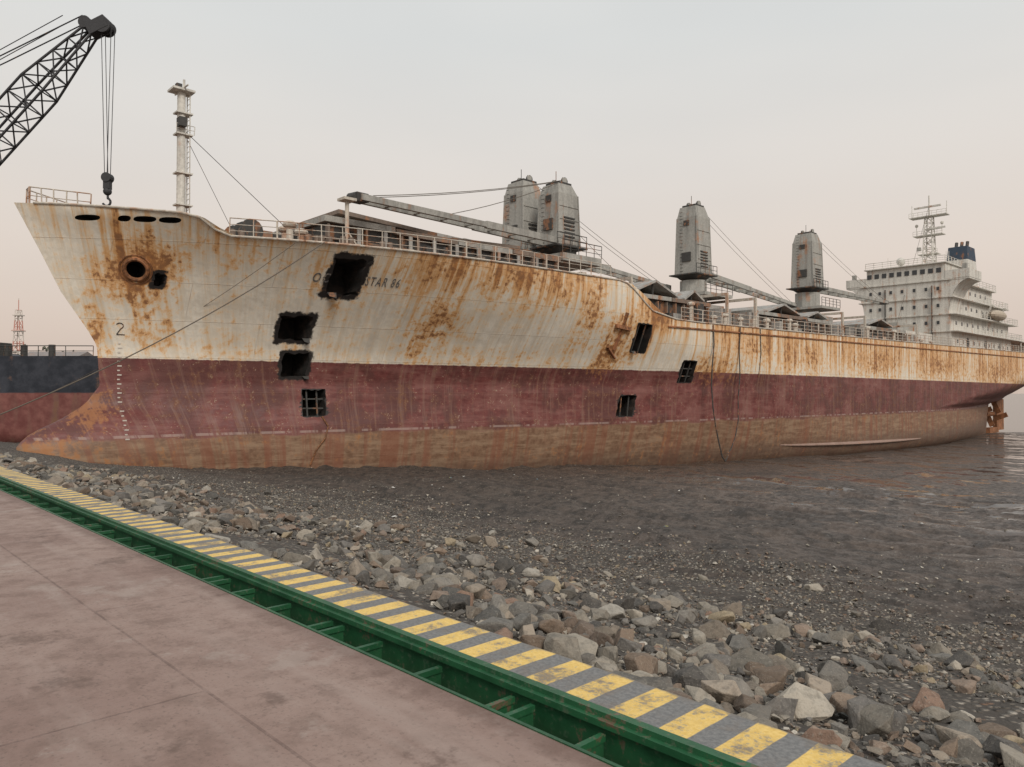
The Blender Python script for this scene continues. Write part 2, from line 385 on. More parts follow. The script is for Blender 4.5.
mb=MB(); mb.b2(-34,14,-.447,0,ZT-.6,ZT); o=mb.make('striped_kerb',[m_kerb]); o.matrix_world=MQ
bv=o.modifiers.new('b','BEVEL'); bv.width=.012; bv.segments=2

# ------------------------------------------------------------------ cargo ship
def ip(x,a,b): return float(np.interp(x,a,b))
def s0(z): return ip(z,[-8,-4.8,-3.6,-2.6,-2.0,-1.4,-.6,.4,2.5,3.3,5.2,7.2,9.4],[-1.0,-3.3,-3.8,-3.7,-3.1,-1.9,-.7,0,-.15,-.6,-1.85,-2.8,-3.9])
def s1(z): return ip(z,[-8,-2.0,-1.4,0,1.5,6.5],[152,154,162,168,171,174])
ZK=-8.6
def hb(s,z):
    w=min(max((z-0.5)/8.5,0),1)**1.3
    Le=60-30*w-(3*z if z<0 else 0); p=1.6+1.8*w
    x=min(max((s-s0(z))/Le,0),1); f=1-(1-x)**p
    w2=min(max((z+1)/6,0),1); Lr=56-34*w2; p2=1.4+2*w2
    xa=min(max((s1(z)-s)/Lr,0),1); fa=1-(1-xa)**p2
    b=9*f*fa
    if z<-5.4:
        q=min((-5.4-z)/3.2,1); b*=max(0,(1-q**2.4))**(1/2.4)
    if abs(z+3.3)<2.6:
        d=s-s0(z)
        pr=1.7*math.sqrt(1-((z+3.3)/2.6)**2)
        ga=math.sqrt(max(0,1-((4-d)/4)**2)) if d<4 else 1
        fd=1-min(max((s-2)/14,0),1)
        b=(b**3+(pr*ga*fd)**3)**(1/3)
    return b
def dn(s,z,bb): return .03*mn.noise(Vector((s*.8,z*.7,0)))*min(1,bb)
TX=[-4,2.4,3.1,3.8,4.6,32,33,34,35,36,37.5,42,60,137,174]; TZ=[9.40,9.05,8.95,8.5,8.15,8.2,8.05,7.5,6.8,6.25,5.85,5.78,5.95,6.85,7.3]
def ztop(s): return ip(s,TX,TZ)
ship=empty('cargo_ship',(-21.7,40,0),math.radians(43))

m_hull,g,b=newmat('hull_paint'); P=g.obj(); sx,sy,sz=g.sep(P)[:3]
n1=g.noise(P,.33,5,.62); nf=g.noise(P,2.6,5,.68); nh=g.noise(P,14,3,.6)
fore=g.r(sx,0,16,1,0); slx=g.add(sx,g.mul(g.mul(sz,fore),.30))     # runs follow the raked, flared bow plating
ns=g.noise(g.comb(g.mul(slx,1.3),g.mul(sy,.1),g.mul(sz,.06)),1.0,4,.65)
nq=g.noise(g.comb(g.mul(slx,3.2),g.mul(sy,.15),g.mul(sz,.13)),1.0,5,.7)
fz=g.add(sz,g.mul(g.sub(nf,.5),.16))
aft=g.r(sx,33,37)
h=g.sub(g.sub(8.2,g.mul(aft,2.2)),sz)
rs=g.attr('rust').outputs['Fac']; soot=g.attr('soot').outputs['Fac']
drip=g.add(g.add(g.mul(nq,.52),g.add(g.mul(ns,.33),g.mul(nf,.15))),g.add(g.mul(h,-.030),g.add(g.add(.008,g.mul(g.r(sx,6,18),.028)),g.mul(aft,.05))))
blot=g.add(g.add(g.mul(nf,.48),g.mul(nq,.26)),g.mul(n1,.26))
R=g.add(g.mx(drip,g.add(blot,-.012)),g.mul(rs,g.add(.42,g.mul(nf,1.05))))
white=g.mix(g.r(nf,.3,.7),(.63,.575,.485),(.77,.72,.63)); white=g.mix(g.mul(g.r(nq,.44,.66),.45),white,(.58,.45,.30))
white=g.mix(g.mul(g.r(n1,.47,.65),.35),white,(.60,.51,.39)); white=g.mix(g.mul(g.r(ns,.52,.66),.35),white,(.46,.40,.33))
hal=g.mix(g.mul(g.r(R,.49,.59),.48),white,(.66,.42,.19)); hal=g.mix(g.mul(g.r(R,.55,.64),.75),hal,(.58,.28,.08))
rustc=g.mix(g.r(nf,.35,.65),(.40,.165,.05),(.17,.07,.03))
wr=g.mix(g.mul(g.r(R,.625,.70),.85),hal,rustc)
sc=g.noise(g.comb(g.mul(sx,.35),0.0,g.mul(sz,2.5)),1.0,5,.7)
red=g.mix(g.r(nf,.3,.7),(.105,.024,.022),(.17,.045,.038)); red=g.mix(g.mul(g.r(sc,.43,.62),.5),red,(.225,.10,.085))
red=g.mix(g.mul(g.r(n1,.46,.58),.7),red,(.085,.030,.025)); red=g.mix(g.mul(g.r(n1,.46,.36),.45),red,(.24,.105,.09)); red=g.mix(g.mul(g.r(nq,.50,.66),.5),red,(.22,.125,.095))
red=g.mix(g.r(g.add(g.mul(nh,.4),g.mul(nf,.6)),.59,.625),red,(.33,.24,.19))
red=g.mix(g.mul(g.r(blot,.52,.62),.65),red,(.17,.07,.032)); red=g.mix(g.mul(g.r(g.add(blot,g.mul(rs,.9)),.62,.70),.75),red,(.30,.125,.048))
bro=g.mix(g.r(nf,.3,.7),(.14,.073,.042),(.245,.145,.088)); bro=g.mix(g.mul(g.r(sc,.43,.62),.6),bro,(.33,.225,.145)); bro=g.mix(g.mul(g.r(ns,.47,.62),.65),bro,(.21,.075,.042))
bro=g.mix(g.mul(g.r(fz,-3.9,-5.6),.65),bro,(.085,.053,.038))
bro=g.mix(g.mul(g.r(g.add(blot,g.mul(rs,.7)),.54,.66),.75),bro,(.34,.145,.05))
bl=g.sub(1.86,g.mul(sx,.0025))
c=g.mix(g.r(g.sub(fz,bl),-.03,.03),red,wr)
c=g.mix(g.r(g.add(sz,g.mul(g.sub(sc,.5),1.3)),-2.3,-2.55),c,bro)
lt=g.mul(g.r(g.m('ABSOLUTE',g.sub(sz,-2.28)),.05,.09,1,0),g.r(ns,.45,.55))
c=g.mix(g.mul(lt,.45),c,(.42,.33,.29))
c=g.mix(g.r(g.sub(soot,g.mul(nf,.9)),.10,.30),c,(.016,.013,.012))
br=g.nt.nodes.new('ShaderNodeTexBrick'); g.put(g.comb(sx,sz,0.0),br.inputs['Vector']); br.inputs['Scale'].default_value=1
br.inputs['Brick Width'].default_value=7.5; br.inputs['Row Height'].default_value=1.95; br.inputs['Mortar Size'].default_value=.022; br.inputs['Mortar Smooth'].default_value=.6
c=g.mix(g.mul(br.outputs['Fac'],g.r(nf,.35,.6,.05,.4)),c,(.18,.09,.05))
fr=g.m('ABSOLUTE',g.sub(g.m('FRACT',g.mul(sx,1/.8)),.5))
bn=g.bump(g.add(g.add(g.mul(g.r(fr,0,.5),.25),g.mul(n1,2.0)),g.add(g.mul(nh,.25),g.mul(br.outputs['Fac'],.3))),.5,.05)
out(g,b,c,g.r(nf,.3,.7,.5,.75),bn)
m_dark,g,b=newmat('dark_interior'); P=g.obj(); n=g.noise(P,2,3); out(g,b,g.mix(g.r(n,.4,.7),(.008,.007,.006),(.03,.02,.015)),.9)  # near-black colour for the inside of every pocket cut into the hull
m_deck=weathered('ship_deck_steel',(.16,.11,.09),.7,.4)
m_white=weathered('ship_white_paint',(.62,.595,.54),.30,.45,.45)
m_white2=weathered('ship_offwhite_rusty',(.52,.47,.40),.5,.5,.7)
m_grey=weathered('crane_grey_paint',(.35,.34,.31),.34,.65,.5)
m_brown=weathered('rusted_hatch_steel',(.19,.145,.115),.45,.5,.7)
m_pale=weathered('faded_cover_paint',(.36,.345,.32),.40,.6,.6)
m_blk=weathered('dark_steel',(.05,.048,.045),.4,.3,1.2)
m_rust=weathered('bare_rust',(.24,.10,.05),.9,.4,.8)
m_rope,g,b=newmat('rope'); out(g,b,(.12,.10,.08),.9)
m_glass,g,b=newmat('window_glass'); out(g,b,(.03,.035,.04),.15)
m_letter,g,b=newmat('letter_paint'); P=g.obj(); n=g.noise(P,9,4,.7); out(g,b,g.mix(g.r(n,.52,.62),(.10,.10,.105),(.42,.34,.25)),.7)
m_mark,g,b=newmat('mark_white'); out(g,b,(.5,.45,.4),.7)

NS=360; NZ=64; us=(np.arange(NS+1)/NS)**1.4
near=[[None]*(NZ+1) for _ in range(NS+1)]; far=[[None]*(NZ+1) for _ in range(NS+1)]; vs=[]
for i,u in enumerate(us):
    sn=-3.85+177.6*u; zt_=ztop(sn)
    for j in range(NZ+1):
        z=ZK+(zt_-ZK)*j/NZ; a0=s0(z); s=a0+(s1(z)-a0)*u; bb=hb(s,z)
        if i in (0,NS) or j==0: vs.append((s,0,z)); near[i][j]=far[i][j]=len(vs)-1
        else:
            bb=max(bb,.02); vs.append((s,-bb-dn(s,z,bb),z)); near[i][j]=len(vs)-1; vs.append((s,bb,z)); far[i][j]=len(vs)-1
fs=[];mi=[]
def addf(t,m):
    t2=[]
    for x in t:
        if x not in t2: t2.append(x)
    if len(t2)>=3: fs.append(tuple(t2)); mi.append(m)
for i in range(NS):
    for j in range(NZ):
        addf((near[i][j],near[i+1][j],near[i+1][j+1],near[i][j+1]),0)
        addf((far[i][j],far[i][j+1],far[i+1][j+1],far[i+1][j]),0)
    addf((near[i][NZ],near[i+1][NZ],far[i+1][NZ],far[i][NZ]),1)
me=bpy.data.meshes.new('hull'); me.from_pydata(vs,[],fs)
for m in (m_hull,m_deck,m_dark): me.materials.append(m)
me.polygons.foreach_set('material_index',mi); me.update()
hull=bpy.data.objects.new('hull',me); scene.collection.objects.link(hull)
cb=MB()
def cutter(cx,cz,w,h_,skew=0,jag=.09,depth=1.6,oval=False,n=7):
    pts=[]
    if oval:
        for k in range(20):
            t=2*math.pi*k/20; ex=2.6
            pts.append((cx+w/2*math.copysign(abs(math.cos(t))**(2/ex),math.cos(t)),cz+h_/2*math.copysign(abs(math.sin(t))**(2/ex),math.sin(t))))
    else:
        cs=[(-1,-1),(1,-1),(1,1),(-1,1)]
        for a in range(4):
            p,q2=cs[a],cs[(a+1)%4]
            for k in range(n):
                t=k/n; px=(p[0]+(q2[0]-p[0])*t)*w/2; pz=(p[1]+(q2[1]-p[1])*t)*h_/2
                pts.append((cx+px+skew*pz+random.uniform(-jag,jag),cz+pz+random.uniform(-jag,jag)))
    bb=hb(cx,cz); N=len(pts); vv=[(x,-(hb(x,z)+.8),z) for x,z in pts]+[(x,-(max(.25,bb-depth)),z) for x,z in pts]
    cb.add(vv,[tuple(range(N-1,-1,-1)),tuple(range(N,2*N))]+[(i,(i+1)%N,N+(i+1)%N,N+i) for i in range(N)],0)
HOLES=[(11.1,6.6,1.7,1.85,-.12,.08),(9.35,3.75,1.7,1.3,-.15,.08),(9.8,1.65,1.45,1.35,.05,.07),(11.0,-.6,1.35,1.6,.05,.05),(35.3,4.15,1.65,2.1,-.05,.05),(41.9,1.75,1.7,1.75,.0,.04),(35.5,-1.0,1.75,1.6,.3,.05)]
for h_ in HOLES: cutter(h_[0],h_[1],h_[2],h_[3],h_[4],h_[5],depth=min(1.8,hb(h_[0],h_[1])*.75))
cutter(1.15,6.4,.95,.95,oval=True,depth=1.2); cutter(2.25,5.95,.45,.6,oval=False,jag=.05,depth=.8)
for cx,w in ((-1.15,.95),(.25,.5),(1.05,.9),(2.05,.9)): cutter(cx,8.72,w,.26,oval=True,depth=.6)
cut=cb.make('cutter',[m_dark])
for ob in (cut,hull):
    bmx=bmesh.new(); bmx.from_mesh(ob.data); bmesh.ops.recalc_face_normals(bmx,faces=bmx.faces[:]); bmx.to_mesh(ob.data); bmx.free()
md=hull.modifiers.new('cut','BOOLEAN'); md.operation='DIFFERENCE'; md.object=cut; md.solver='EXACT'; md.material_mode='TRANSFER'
dg=bpy.context.evaluated_depsgraph_get(); nm=bpy.data.meshes.new_from_object(hull.evaluated_get(dg),depsgraph=dg)
hull.modifiers.clear(); hull.data=nm; nm.name='hull'; bpy.data.objects.remove(cut)
nm.shade_smooth(); nm.set_sharp_from_angle(angle=math.radians(32)); hull.parent=ship
co_=np.empty(len(nm.vertices)*3,dtype=np.float32); nm.vertices.foreach_get('co',co_); co_=co_.reshape(-1,3)
def field(lst,pw=1.0):
    f=np.zeros(len(co_))
    for cx,cz,rx,rz,a in lst:
        d=np.sqrt(((co_[:,0]-cx)/rx)**2+((co_[:,2]-cz)/rz)**2); f=np.maximum(f,a*np.clip(1-d,0,1)**pw)
    return f.astype(np.float32)
rustL=[(1.3,6.3,2.6,2.5,.34),(1.8,4.9,1.1,3.6,.20),(3.0,3.6,1.0,2.6,.11),(0.4,8.2,3.5,1.2,.08),(-.2,3.4,1.2,3.0,.18),(-.6,-.8,2.0,3.0,.26),(-2.8,-2.9,3.0,1.8,.26),(0,-3.9,4,1.4,.20),(11,6.4,3.6,2.2,.11),
  (17.3,4.2,2.4,3.8,.20),(16.5,7.2,4.5,2.8,.17),(22,7.4,8,2.2,.17),(29.5,5.8,2.4,4.6,.19),(26,7.2,6,3.0,.14),(32.4,3.2,2.4,3.8,.30),(33,5.0,2.8,3.2,.19),(34.8,3.6,2.6,2.4,.18),
  (36.5,6.2,4,2.4,.19),(45.5,1.7,5,2.6,.22),(50,4.0,9,3.4,.15),(60,3.4,12,3.6,.15),(78,3.4,16,3.4,.17),(100,3.4,20,3.6,.17),(125,3.0,26,4.2,.19),(138,1,18,4,.16),(150,-2,30,3,.12),(5.5,7.8,4,2,.10),(8,2.4,8,1.2,.06),(24,2.3,12,1.4,.08)]
f=np.zeros(len(co_))
for h_,mg in list(zip(HOLES,(.75,.65,.6,.14,.16,.14,.16)))+[((2.2,5.95,.5,.7),.35)]:
    dx=np.maximum(np.abs(co_[:,0]-h_[0])-h_[2]/2,0); dz=np.maximum(np.abs(co_[:,2]-h_[1])-h_[3]/2,0)
    f=np.maximum(f,np.clip(1-np.hypot(dx,dz)/mg,0,1)*np.where(co_[:,1]<0.5,1,0))
for nme,arr in (('rust',field(rustL)),('soot',f.astype(np.float32))):
    a=nm.attributes.new(nme,'FLOAT','POINT'); a.data.foreach_set('value',arr)

def hp(s,z,o=.03):
    bb=hb(s,z); return (s,-(bb+dn(s,z,bb)+o),z)
mb=MB()  # 0 dark 1 rust 2 rope 3 mark 4 white 5 keel
for (cx,cz,w,hh,sk,jg) in HOLES[3:]:
    for k in (-.25,.2):
        a=hp(cx+k*w,cz-hh/2,-.25); c2=hp(cx+k*w+sk*.4,cz+hh/2,-.25); mb.beam(a,c2,.09,.07,0)
    if cx>40 or cx<12:
        for k in (-.2,.15): mb.beam(hp(cx-w/2,cz+k*hh,-.3),hp(cx+w/2,cz+k*hh,-.3),.08,.08,0)
for (cx,cz,dx,dz) in ((10.4,5.75,.5,-.35),(11.9,7.3,.35,.2),(9.9,3.2,.4,-.3),(34.6,3.2,.3,-.3),(10.3,1.0,.35,-.2)):
    a=Vector(hp(cx,cz,.02)); mb.add([a,a+Vector((dx,-.15,0)),a+Vector((dx*.8,-.35,dz)),a+Vector((.05,-.2,dz*.7))],[(0,1,2,3),(3,2,1,0)],0)
mb.beam(hp(32.0,4.9,.12),hp(33.6,4.75,.12),.25,.28,1); mb.beam(hp(32.9,5.9,.15),hp(32.7,3.2,.15),.18,.2,1); mb.beam(hp(32.0,3.4,.1),hp(33.2,2.6,.1),.15,.12,1)
bs=(hb(1.4,6.4)-hb(.9,6.4))/.5; bz=(hb(1.15,6.7)-hb(1.15,6.1))/.6; NR=(-bs,-1,-bz)
mb.torus(hp(1.15,6.4,.04),.56,.11,NR,1,26,8); mb.torus(hp(1.15,6.4,.0),.78,.05,NR,1,26,6)
for k in range(22):
    z=-2.4+k*.24; mb.beam(hp(.78,z,.02),hp(.78+(.12 if k%2 else .2),z,.02),.015,.07,3)
pts=[hp(.78+.17*math.cos(t),3.55+.15*math.sin(t),.03) for t in np.linspace(2.6,-1.2,8)]+[hp(.68,3.1,.03),hp(1.05,3.1,.03)]
mb.path(pts,.022,0,4)
def hang(pts,r,mi,free=False):
    if free:
        P_=[];y=0
        for s,z in pts: y=min(y,-(hb(s,z)+.1)); P_.append(Vector((s,y,z)))
    else: P_=[Vector(hp(s,z,.07)) for s,z in pts]
    mb.path(P_,r,mi,5)
hang([(44.2,5.7),(44.3,4),(44.0,2),(43.9,.5),(44.1,-1.2),(44.5,-2.8),(45.0,-4.2),(45.5,-5.4),(46.0,-5.8),(46.5,-5.3)],.06,0,True)
hang([(48.5,5.8),(48.3,3.5),(48.4,1.5),(48.1,-.5),(48.1,-2.4),(47.6,-3.8),(46.9,-4.8),(46.3,-5.2)],.05,0,True)
hang([(11.4,-1.4),(11.7,-2.0),(11.5,-2.7),(11.0,-3.4),(10.7,-4.3)],.045,1)
hang([(52,5.8),(52.1,3.6),(52,1.4)],.04,0)
prev=None
for k in range(27):
    s=57+k*1.35; t=k/26; z=-4.9-.75*t; ww=.05+.40*math.sin(math.pi*t)**.6
    a=Vector(hp(s,z,-.05)); c2=a+Vector((0,-ww*.8,-ww*.5))
    if prev: mb.add([prev[0],a,c2,prev[1],prev[0]+Vector((0,0,-.08)),a+Vector((0,0,-.08)),c2+Vector((0,0,-.08)),prev[1]+Vector((0,0,-.08))],[(0,1,2,3),(7,6,5,4),(3,2,6,7),(0,4,5,1)],5)
    prev=(a,c2)
for sgn in (-1,1):
    L_=[Vector((s,sgn*(hb(s,ztop(s))+.03),ztop(s)+.02)) for s in np.concatenate([np.arange(-3.2,36,.8),np.arange(36,172,3)])]
    mb.path(L_,.06,4,6)
L_=[Vector(hp(s,5.2+.008*(s-38),.05)) for s in np.arange(38,150,3)]; mb.path(L_,.08,1,5)
m_keel=weathered('bilge_keel_steel',(.30,.20,.16),.3,.3,.6)
mb.make('hull_fittings',[m_blk,m_rust,m_rope,m_mark,m_white2,m_keel],ship)
def sag(a,b,k,n=16):
    a=Vector(a);b=Vector(b); return [a.lerp(b,t)+Vector((0,0,-4*k*t*(1-t))) for t in np.linspace(0,1,n)]
inv=Matrix.Rotation(math.radians(-43),4,'Z')@Matrix.Translation((21.7,-40,0))
mb=MB(); a=Vector((9,-7.4,8.1)); e=inv@Vector((-24.5,28.5,-2.8)); mb.path(sag(a,e,.9),.028,0,5)
e2=inv@Vector((-40,47,-4)); mb.path(sag(Vector((7.5,-7.0,7.9)),e2,1.6),.015,0,4)
mb.make('mooring_line',[m_rope],ship)

def text_on_hull(txt,s,z,size,mat,name,wid=.82):
    cu=bpy.data.curves.new(name,'FONT'); cu.body=txt; cu.size=size; cu.space_character=1.25; cu.resolution_u=3; cu.offset=.006
    ob=bpy.data.objects.new(name,cu); scene.collection.objects.link(ob); dg=bpy.context.evaluated_depsgraph_get()
    me=bpy.data.meshes.new_from_object(ob.evaluated_get(dg)); bpy.data.objects.remove(ob)
    for v in me.vertices:
        x,zz_=s+v.co.x*wid,z+v.co.y; v.co=hp(x,zz_,.035)
    me.materials.clear(); me.materials.append(mat); o=bpy.data.objects.new(name,me); scene.collection.objects.link(o); o.parent=ship
text_on_hull('OC',9.35,6.25,.66,m_letter,'bow_lettering')
text_on_hull('STAR 86',12.25,6.22,.66,m_letter,'bow_lettering',.70)

mb=MB(); mb.b2(158,162.5,-.35,.35,-7.2,-1.2,0); mb.b2(153,158.5,-.5,.5,-7.6,-6.6,0); mb.tube((160,0,-1.4),(160,0,1),.5,0,10)
for k in range(4):
    t=k*math.pi/2+.4; mb.box((156.6,math.cos(t)*1.4,-4+math.sin(t)*1.4),(.25,.9,2.4),0,Matrix.Rotation(-t+math.pi/2,3,'X'))
mb.tube((152,0,-4),(157.2,0,-4),.45,0,10)
mb.make('rudder_and_propeller',[m_rust],ship)

mb=MB()
def edge(a,b,st): return [s for s in np.arange(a,b,st)]
for sgn in (-1,1):
    mb.rail([(s,sgn*(hb(s,ztop(s))-.15),ztop(s)) for s in edge(4.8,33,2.2)],1.0,.026,0,1.1)
    mb.rail([(s,sgn*(hb(s,ztop(s))-.15),ztop(s)) for s in edge(40,172,3.0)],1.05,.032,0,1.5)
mb.rail([(-.9,-1.6,9.2),(-3.3,-.35,9.36),(-3.3,.35,9.36),(-.9,1.6,9.2)],.85,.028,0,.6,2)
mb.make('deck_railings',[m_white2],ship)

mb=MB()
mb.tube((4.1,0,8.1),(4.1,0,17.0),.26,0,12,.22); mb.b2(3.5,4.7,-.5,.5,17.0,17.12,0)
for sg in (-1,1): mb.tube((4.5,sg*.22,8.1),(4.5,sg*.22,17),.035,0,5)
for k in range(30): mb.tube((4.5,-.22,8.3+k*.3),(4.5,.22,8.3+k*.3),.02,0,4)
for z in (10.6,12.4,14.6,15.8): mb.box((4.2,0,z),(.9,.65,.08),0)
mb.rail([(3.7,-.35,14.6),(4.7,-.35,14.6)],.5,.02,0,.5,2)
mb.tube((4.1,-1.0,17.15),(4.1,1.0,17.15),.05,0,5); mb.box((4.1,.45,17.4),(.3,.3,.45),1); mb.tube((4.1,-.4,17.1),(4.1,-.4,17.6),.07,0,6); mb.box((4.0,-.35,15.2),(.4,.5,.5),1)
for p in ((10,-4),(10,4)): mb.path([(4.1,0,15),(p[0],p[1],8.2)],.018,1,4)
mb.make('foremast',[m_white,m_blk],ship)

mb=MB()
for y in (-2.6,2.6):
    mb.tube((6.6,y-1.1,8.95),(6.6,y+1.1,8.95),.42,0,12)
    for d in (-1.15,-.2,1.1): mb.tube((6.6,y+d,8.95),(6.6,y+d+.1,8.95),.66,1,14)
    mb.b2(6.0,7.2,y-1.3,y+1.3,8.1,8.5,0); mb.b2(7.3,8.1,y-.5,y+.4,8.1,9.2,0)
for s,y in ((5.3,-4.2),(8.9,-5.8),(8.9,-5.0),(9.6,-6),(5.2,4),(10.6,-6.6),(13,-6.9)):
    mb.tube((s,y,8.1),(s,y,8.75),.17,0,8); mb.tube((s+.5,y,8.1),(s+.5,y,8.75),.17,0,8)
for s,y,h_ in ((9.2,-2.4,1.5),(9.6,-3.6,1.2),(8.4,-4.6,1.3),(9.8,1.5,1.7)):
    mb.tube((s,y,8.1),(s,y,8.1+h_),.2,2,8); mb.sphere((s,y,8.1+h_),.42,2,10,6,(1,1,.55))
mb.b2(8.3,9.9,-1.2,1.4,8.1,9.5,1)
mb.tube((11.2,-6,8.1),(11.2,-6,11.0),.12,2,8); mb.b2(10.8,11.6,-6.4,-5.6,10.95,11.1,2); mb.beam((11.2,-6,9.2),(12.6,-5.4,8.15),.12,.12,2)
mb.make('forecastle_gear',[m_brown,m_blk,m_white2],ship)

def hatch(mb,s_0,s_1,yh,z0,z1):
    mb.b2(s_0+.3,s_1-.3,-yh+.35,yh-.35,z0,z1-.35,1)
    n=int((s_1-s_0)/1.3)
    for k in range(n+1):
        s=s_0+.35+(s_1-s_0-.7)*k/n
        for sg in (-1,1): mb.box((s,sg*(yh-.2),(z0+z1)/2-.2),(.14,.32,z1-z0-.45),0)
    for sg in (-1,1): mb.b2(s_0+.2,s_1-.2,sg*(yh-.35)-.12,sg*(yh-.35)+.12,z0+(z1-z0)*.45,z0+(z1-z0)*.45+.12,0)
    m_=max(1,int((s_1-s_0)/5)); w=(s_1-s_0)/m_
    for k in range(m_):
        dz=random.uniform(-.05,.08); mb.b2(s_0+k*w+.05,s_0+(k+1)*w-.05,-yh,yh,z1-.35+dz,z1+dz,0 if k%2 else 2)
mb=MB()
hatch(mb,10.8,31,4.1,8.1,10.4)
mb.box((16,0,10.85),(7.5,6.5,.25),0,Matrix.Rotation(.05,3,'Y')); mb.box((24.5,0,10.75),(6.5,6,.22),0,Matrix.Rotation(-.04,3,'Y'))
for k in range(9): mb.b2(13+k*1.9,13.25+k*1.9,-4.2,-4.12,8.3,10.0,4)
hatch(mb,38.5,51,4.6,5.75,8.4); hatch(mb,58,76,4.8,5.9,8.3); hatch(mb,84,99,4.8,6.1,8.5)
def tent(s,w,hgt,z,yh,mi=0,sh=0):
    mb.beam((s,sh,z),(s+w*.5,sh,z+hgt),yh*2,.18,mi); mb.beam((s+w*.5,sh,z+hgt),(s+w,sh,z+.1),yh*2,.18,mi)
    for k in (-.9,0,.9): mb.beam((s+w*.5,sh+k*yh,z),(s+w*.5,sh+k*yh,z+hgt),.12,.12,1)
tent(39.5,6.5,1.2,8.55,4.4,4); tent(61.5,7.5,1.0,8.45,4.6,4); tent(70.5,5,.7,8.5,4.6,4); tent(87,8,.9,8.7,4.6,4); tent(47,3.2,.9,8.5,4.4,4)
for s in (37.5,52,57.2,77,83.3,100.5):
    for y in (-5.6,5.6): mb.b2(s,s+.25,y-.12,y+.12,5.8,9.2,3)
    mb.b2(s,s+.25,-5.7,5.7,9.2,9.45,3)
    mb.b2(s-.3,s+1.5,-5.2,-3.4,5.8,8.0,4)
for k in range(34):
    s=random.choice([random.uniform(37,56),random.uniform(56,82),random.uniform(82,108)]); y=-random.uniform(5.6,7.6); hgt=random.uniform(.5,1.8)
    if k%3==0: mb.tube((s,y,5.9),(s,y,5.9+hgt),.2,3,8); mb.sphere((s,y,5.9+hgt),.38,3,8,5,(1,1,.6))
    else: mb.b2(s,s+random.uniform(.4,1.6),y,y+random.uniform(.4,1),5.8,5.9+hgt,random.choice([4,1,3]))
for k in range(18):
    s=random.uniform(11,32); y=-random.uniform(5.0,6.2); mb.b2(s,s+random.uniform(.3,1.2),y,y+.5,8.1,8.2+random.uniform(.3,1.1),random.choice([0,1,3]))
mb.make('hatch_covers',[m_brown,m_blk,m_grey,m_white2,m_pale],ship)

def crane_tower(mb,s,y,zb,zt,w,d):
    zm=zb+(zt-zb)*.84
    mb.taper((s,y,zb),(d*1.0,w),(s,y,zm),(d*.90,w*.88)); mb.taper((s,y,zm),(d*.90,w*.88),(s-.06*d,y,zt),(d*.62,w*.72))
    mb.taper((s,y,zb-.5),(d*.7,w*.7),(s,y,zb),(d*1.08,w*1.08),1)
    for sg in (-1,1):
        for s2 in (-1,1): mb.beam((s+s2*d*.5,y+sg*w*.5,zb),(s+s2*d*.45,y+sg*w*.44,zm),.10,.10)
    for t in (.25,.5,.75): mb.b2(s-d*.49+d*.05*t,s+d*.49-d*.05*t,y-w*.52+w*.06*t,y+w*.5-w*.05*t,zb+(zm-zb)*t,zb+(zm-zb)*t+.07)
    mb.b2(s-.5*d*.6,s+.5*d*.6,y-w*.3,y+w*.3,zt,zt+.22,1)
    for k in (-.28,.28): mb.tube((s+.1,y+k*w*.8-.08,zt+.35),(s+.1,y+k*w*.8+.08,zt+.35),.32,1,12); mb.b2(s-.25,s+.25,y+k*w*.8-.14,y+k*w*.8-.09,zt,zt+.6,0)
    mb.tube((s-.3,y,zt+.2),(s-.3,y,zt+1.2),.03,1,5)
    for k in range(6):
        z=zb+.7+k*.3; mb.b2(s-d*.24,s+d*.24,y-w*.49-.06,y-w*.49+.06,z,z+.12,1)
    mb.b2(s-d*.5-.10,s-d*.5+.05,y-w*.22,y+w*.18,zb+1.3,zb+2.2,1)
    mb.b2(s-d*.47-.06,s-d*.47+.1,y-w*.12,y+w*.12,zb+.72*(zt-zb),zb+.72*(zt-zb)+.5,1)
    mb.rail([(s-d*.7,y-w*.62,zb),(s+d*.7,y-w*.62,zb)],.9,.03,1,.8,2); mb.b2(s-d*.72,s+d*.72,y-w*.64,y+w*.64,zb-.12,zb,1)
    for k in range(int((zt-zb)/.35)): mb.tube((s-d*.52,y+.35,zb+k*.35),(s-d*.52,y+.7,zb+k*.35),.025,1,4)
def jib(mb,a,b,w0,w1,h0=.42,mi=0):
    a=Vector(a);b=Vector(b);x=(b-a).normalized();yv=Vector((0,0,1)).cross(x).normalized(); n=8
    for sg in (-1,1):
        p=a+yv*sg*w0/2; q2=b+yv*sg*w1/2; m_=p.lerp(q2,.45); mb.beam(p,m_,.28,h0*1.15,mi); mb.beam(m_,q2,.24,h0*.85,mi)
    for k in range(n+1):
        t=k/n; c_=a.lerp(b,t); w=w0+(w1-w0)*t; mb.beam(c_-yv*w/2,c_+yv*w/2,.2,h0*.6,mi)
    mb.beam(b-x*.6,b+x*.3,w1*1.1,h0*1.2,1); mb.tube(b+x*.2-yv*.35,b+x*.2+yv*.35,.27,1,12)
def wires(mb,top,tip,n=2,r=.024):
    for k in range(n):
        o=Vector((0,(k-.5)*.6,0)); mb.path(sag(Vector(top)+o,Vector(tip)+o,.25,8),r,2,4)
CM=[m_grey,m_blk,m_rope,m_pale]
mb=MB()
mb.tube((33.6,0,5.8),(33.6,0,10.4),1.9,0,20); mb.b2(31.4,36,-3.9,3.9,10.3,10.9,0); mb.tube((33.6,-1.85,10.9),(33.6,-1.85,11.6),1.1,1,18); mb.tube((33.6,1.85,10.9),(33.6,1.85,11.6),1.1,1,18)
mb.rail([(31.4,-3.9,10.9),(36,-3.9,10.9)],1,.03,1,1.0)
crane_tower(mb,33.2,-1.75,11.7,16.7,2.4,2.5); crane_tower(mb,32.9,2.0,11.7,17.6,2.5,2.6)
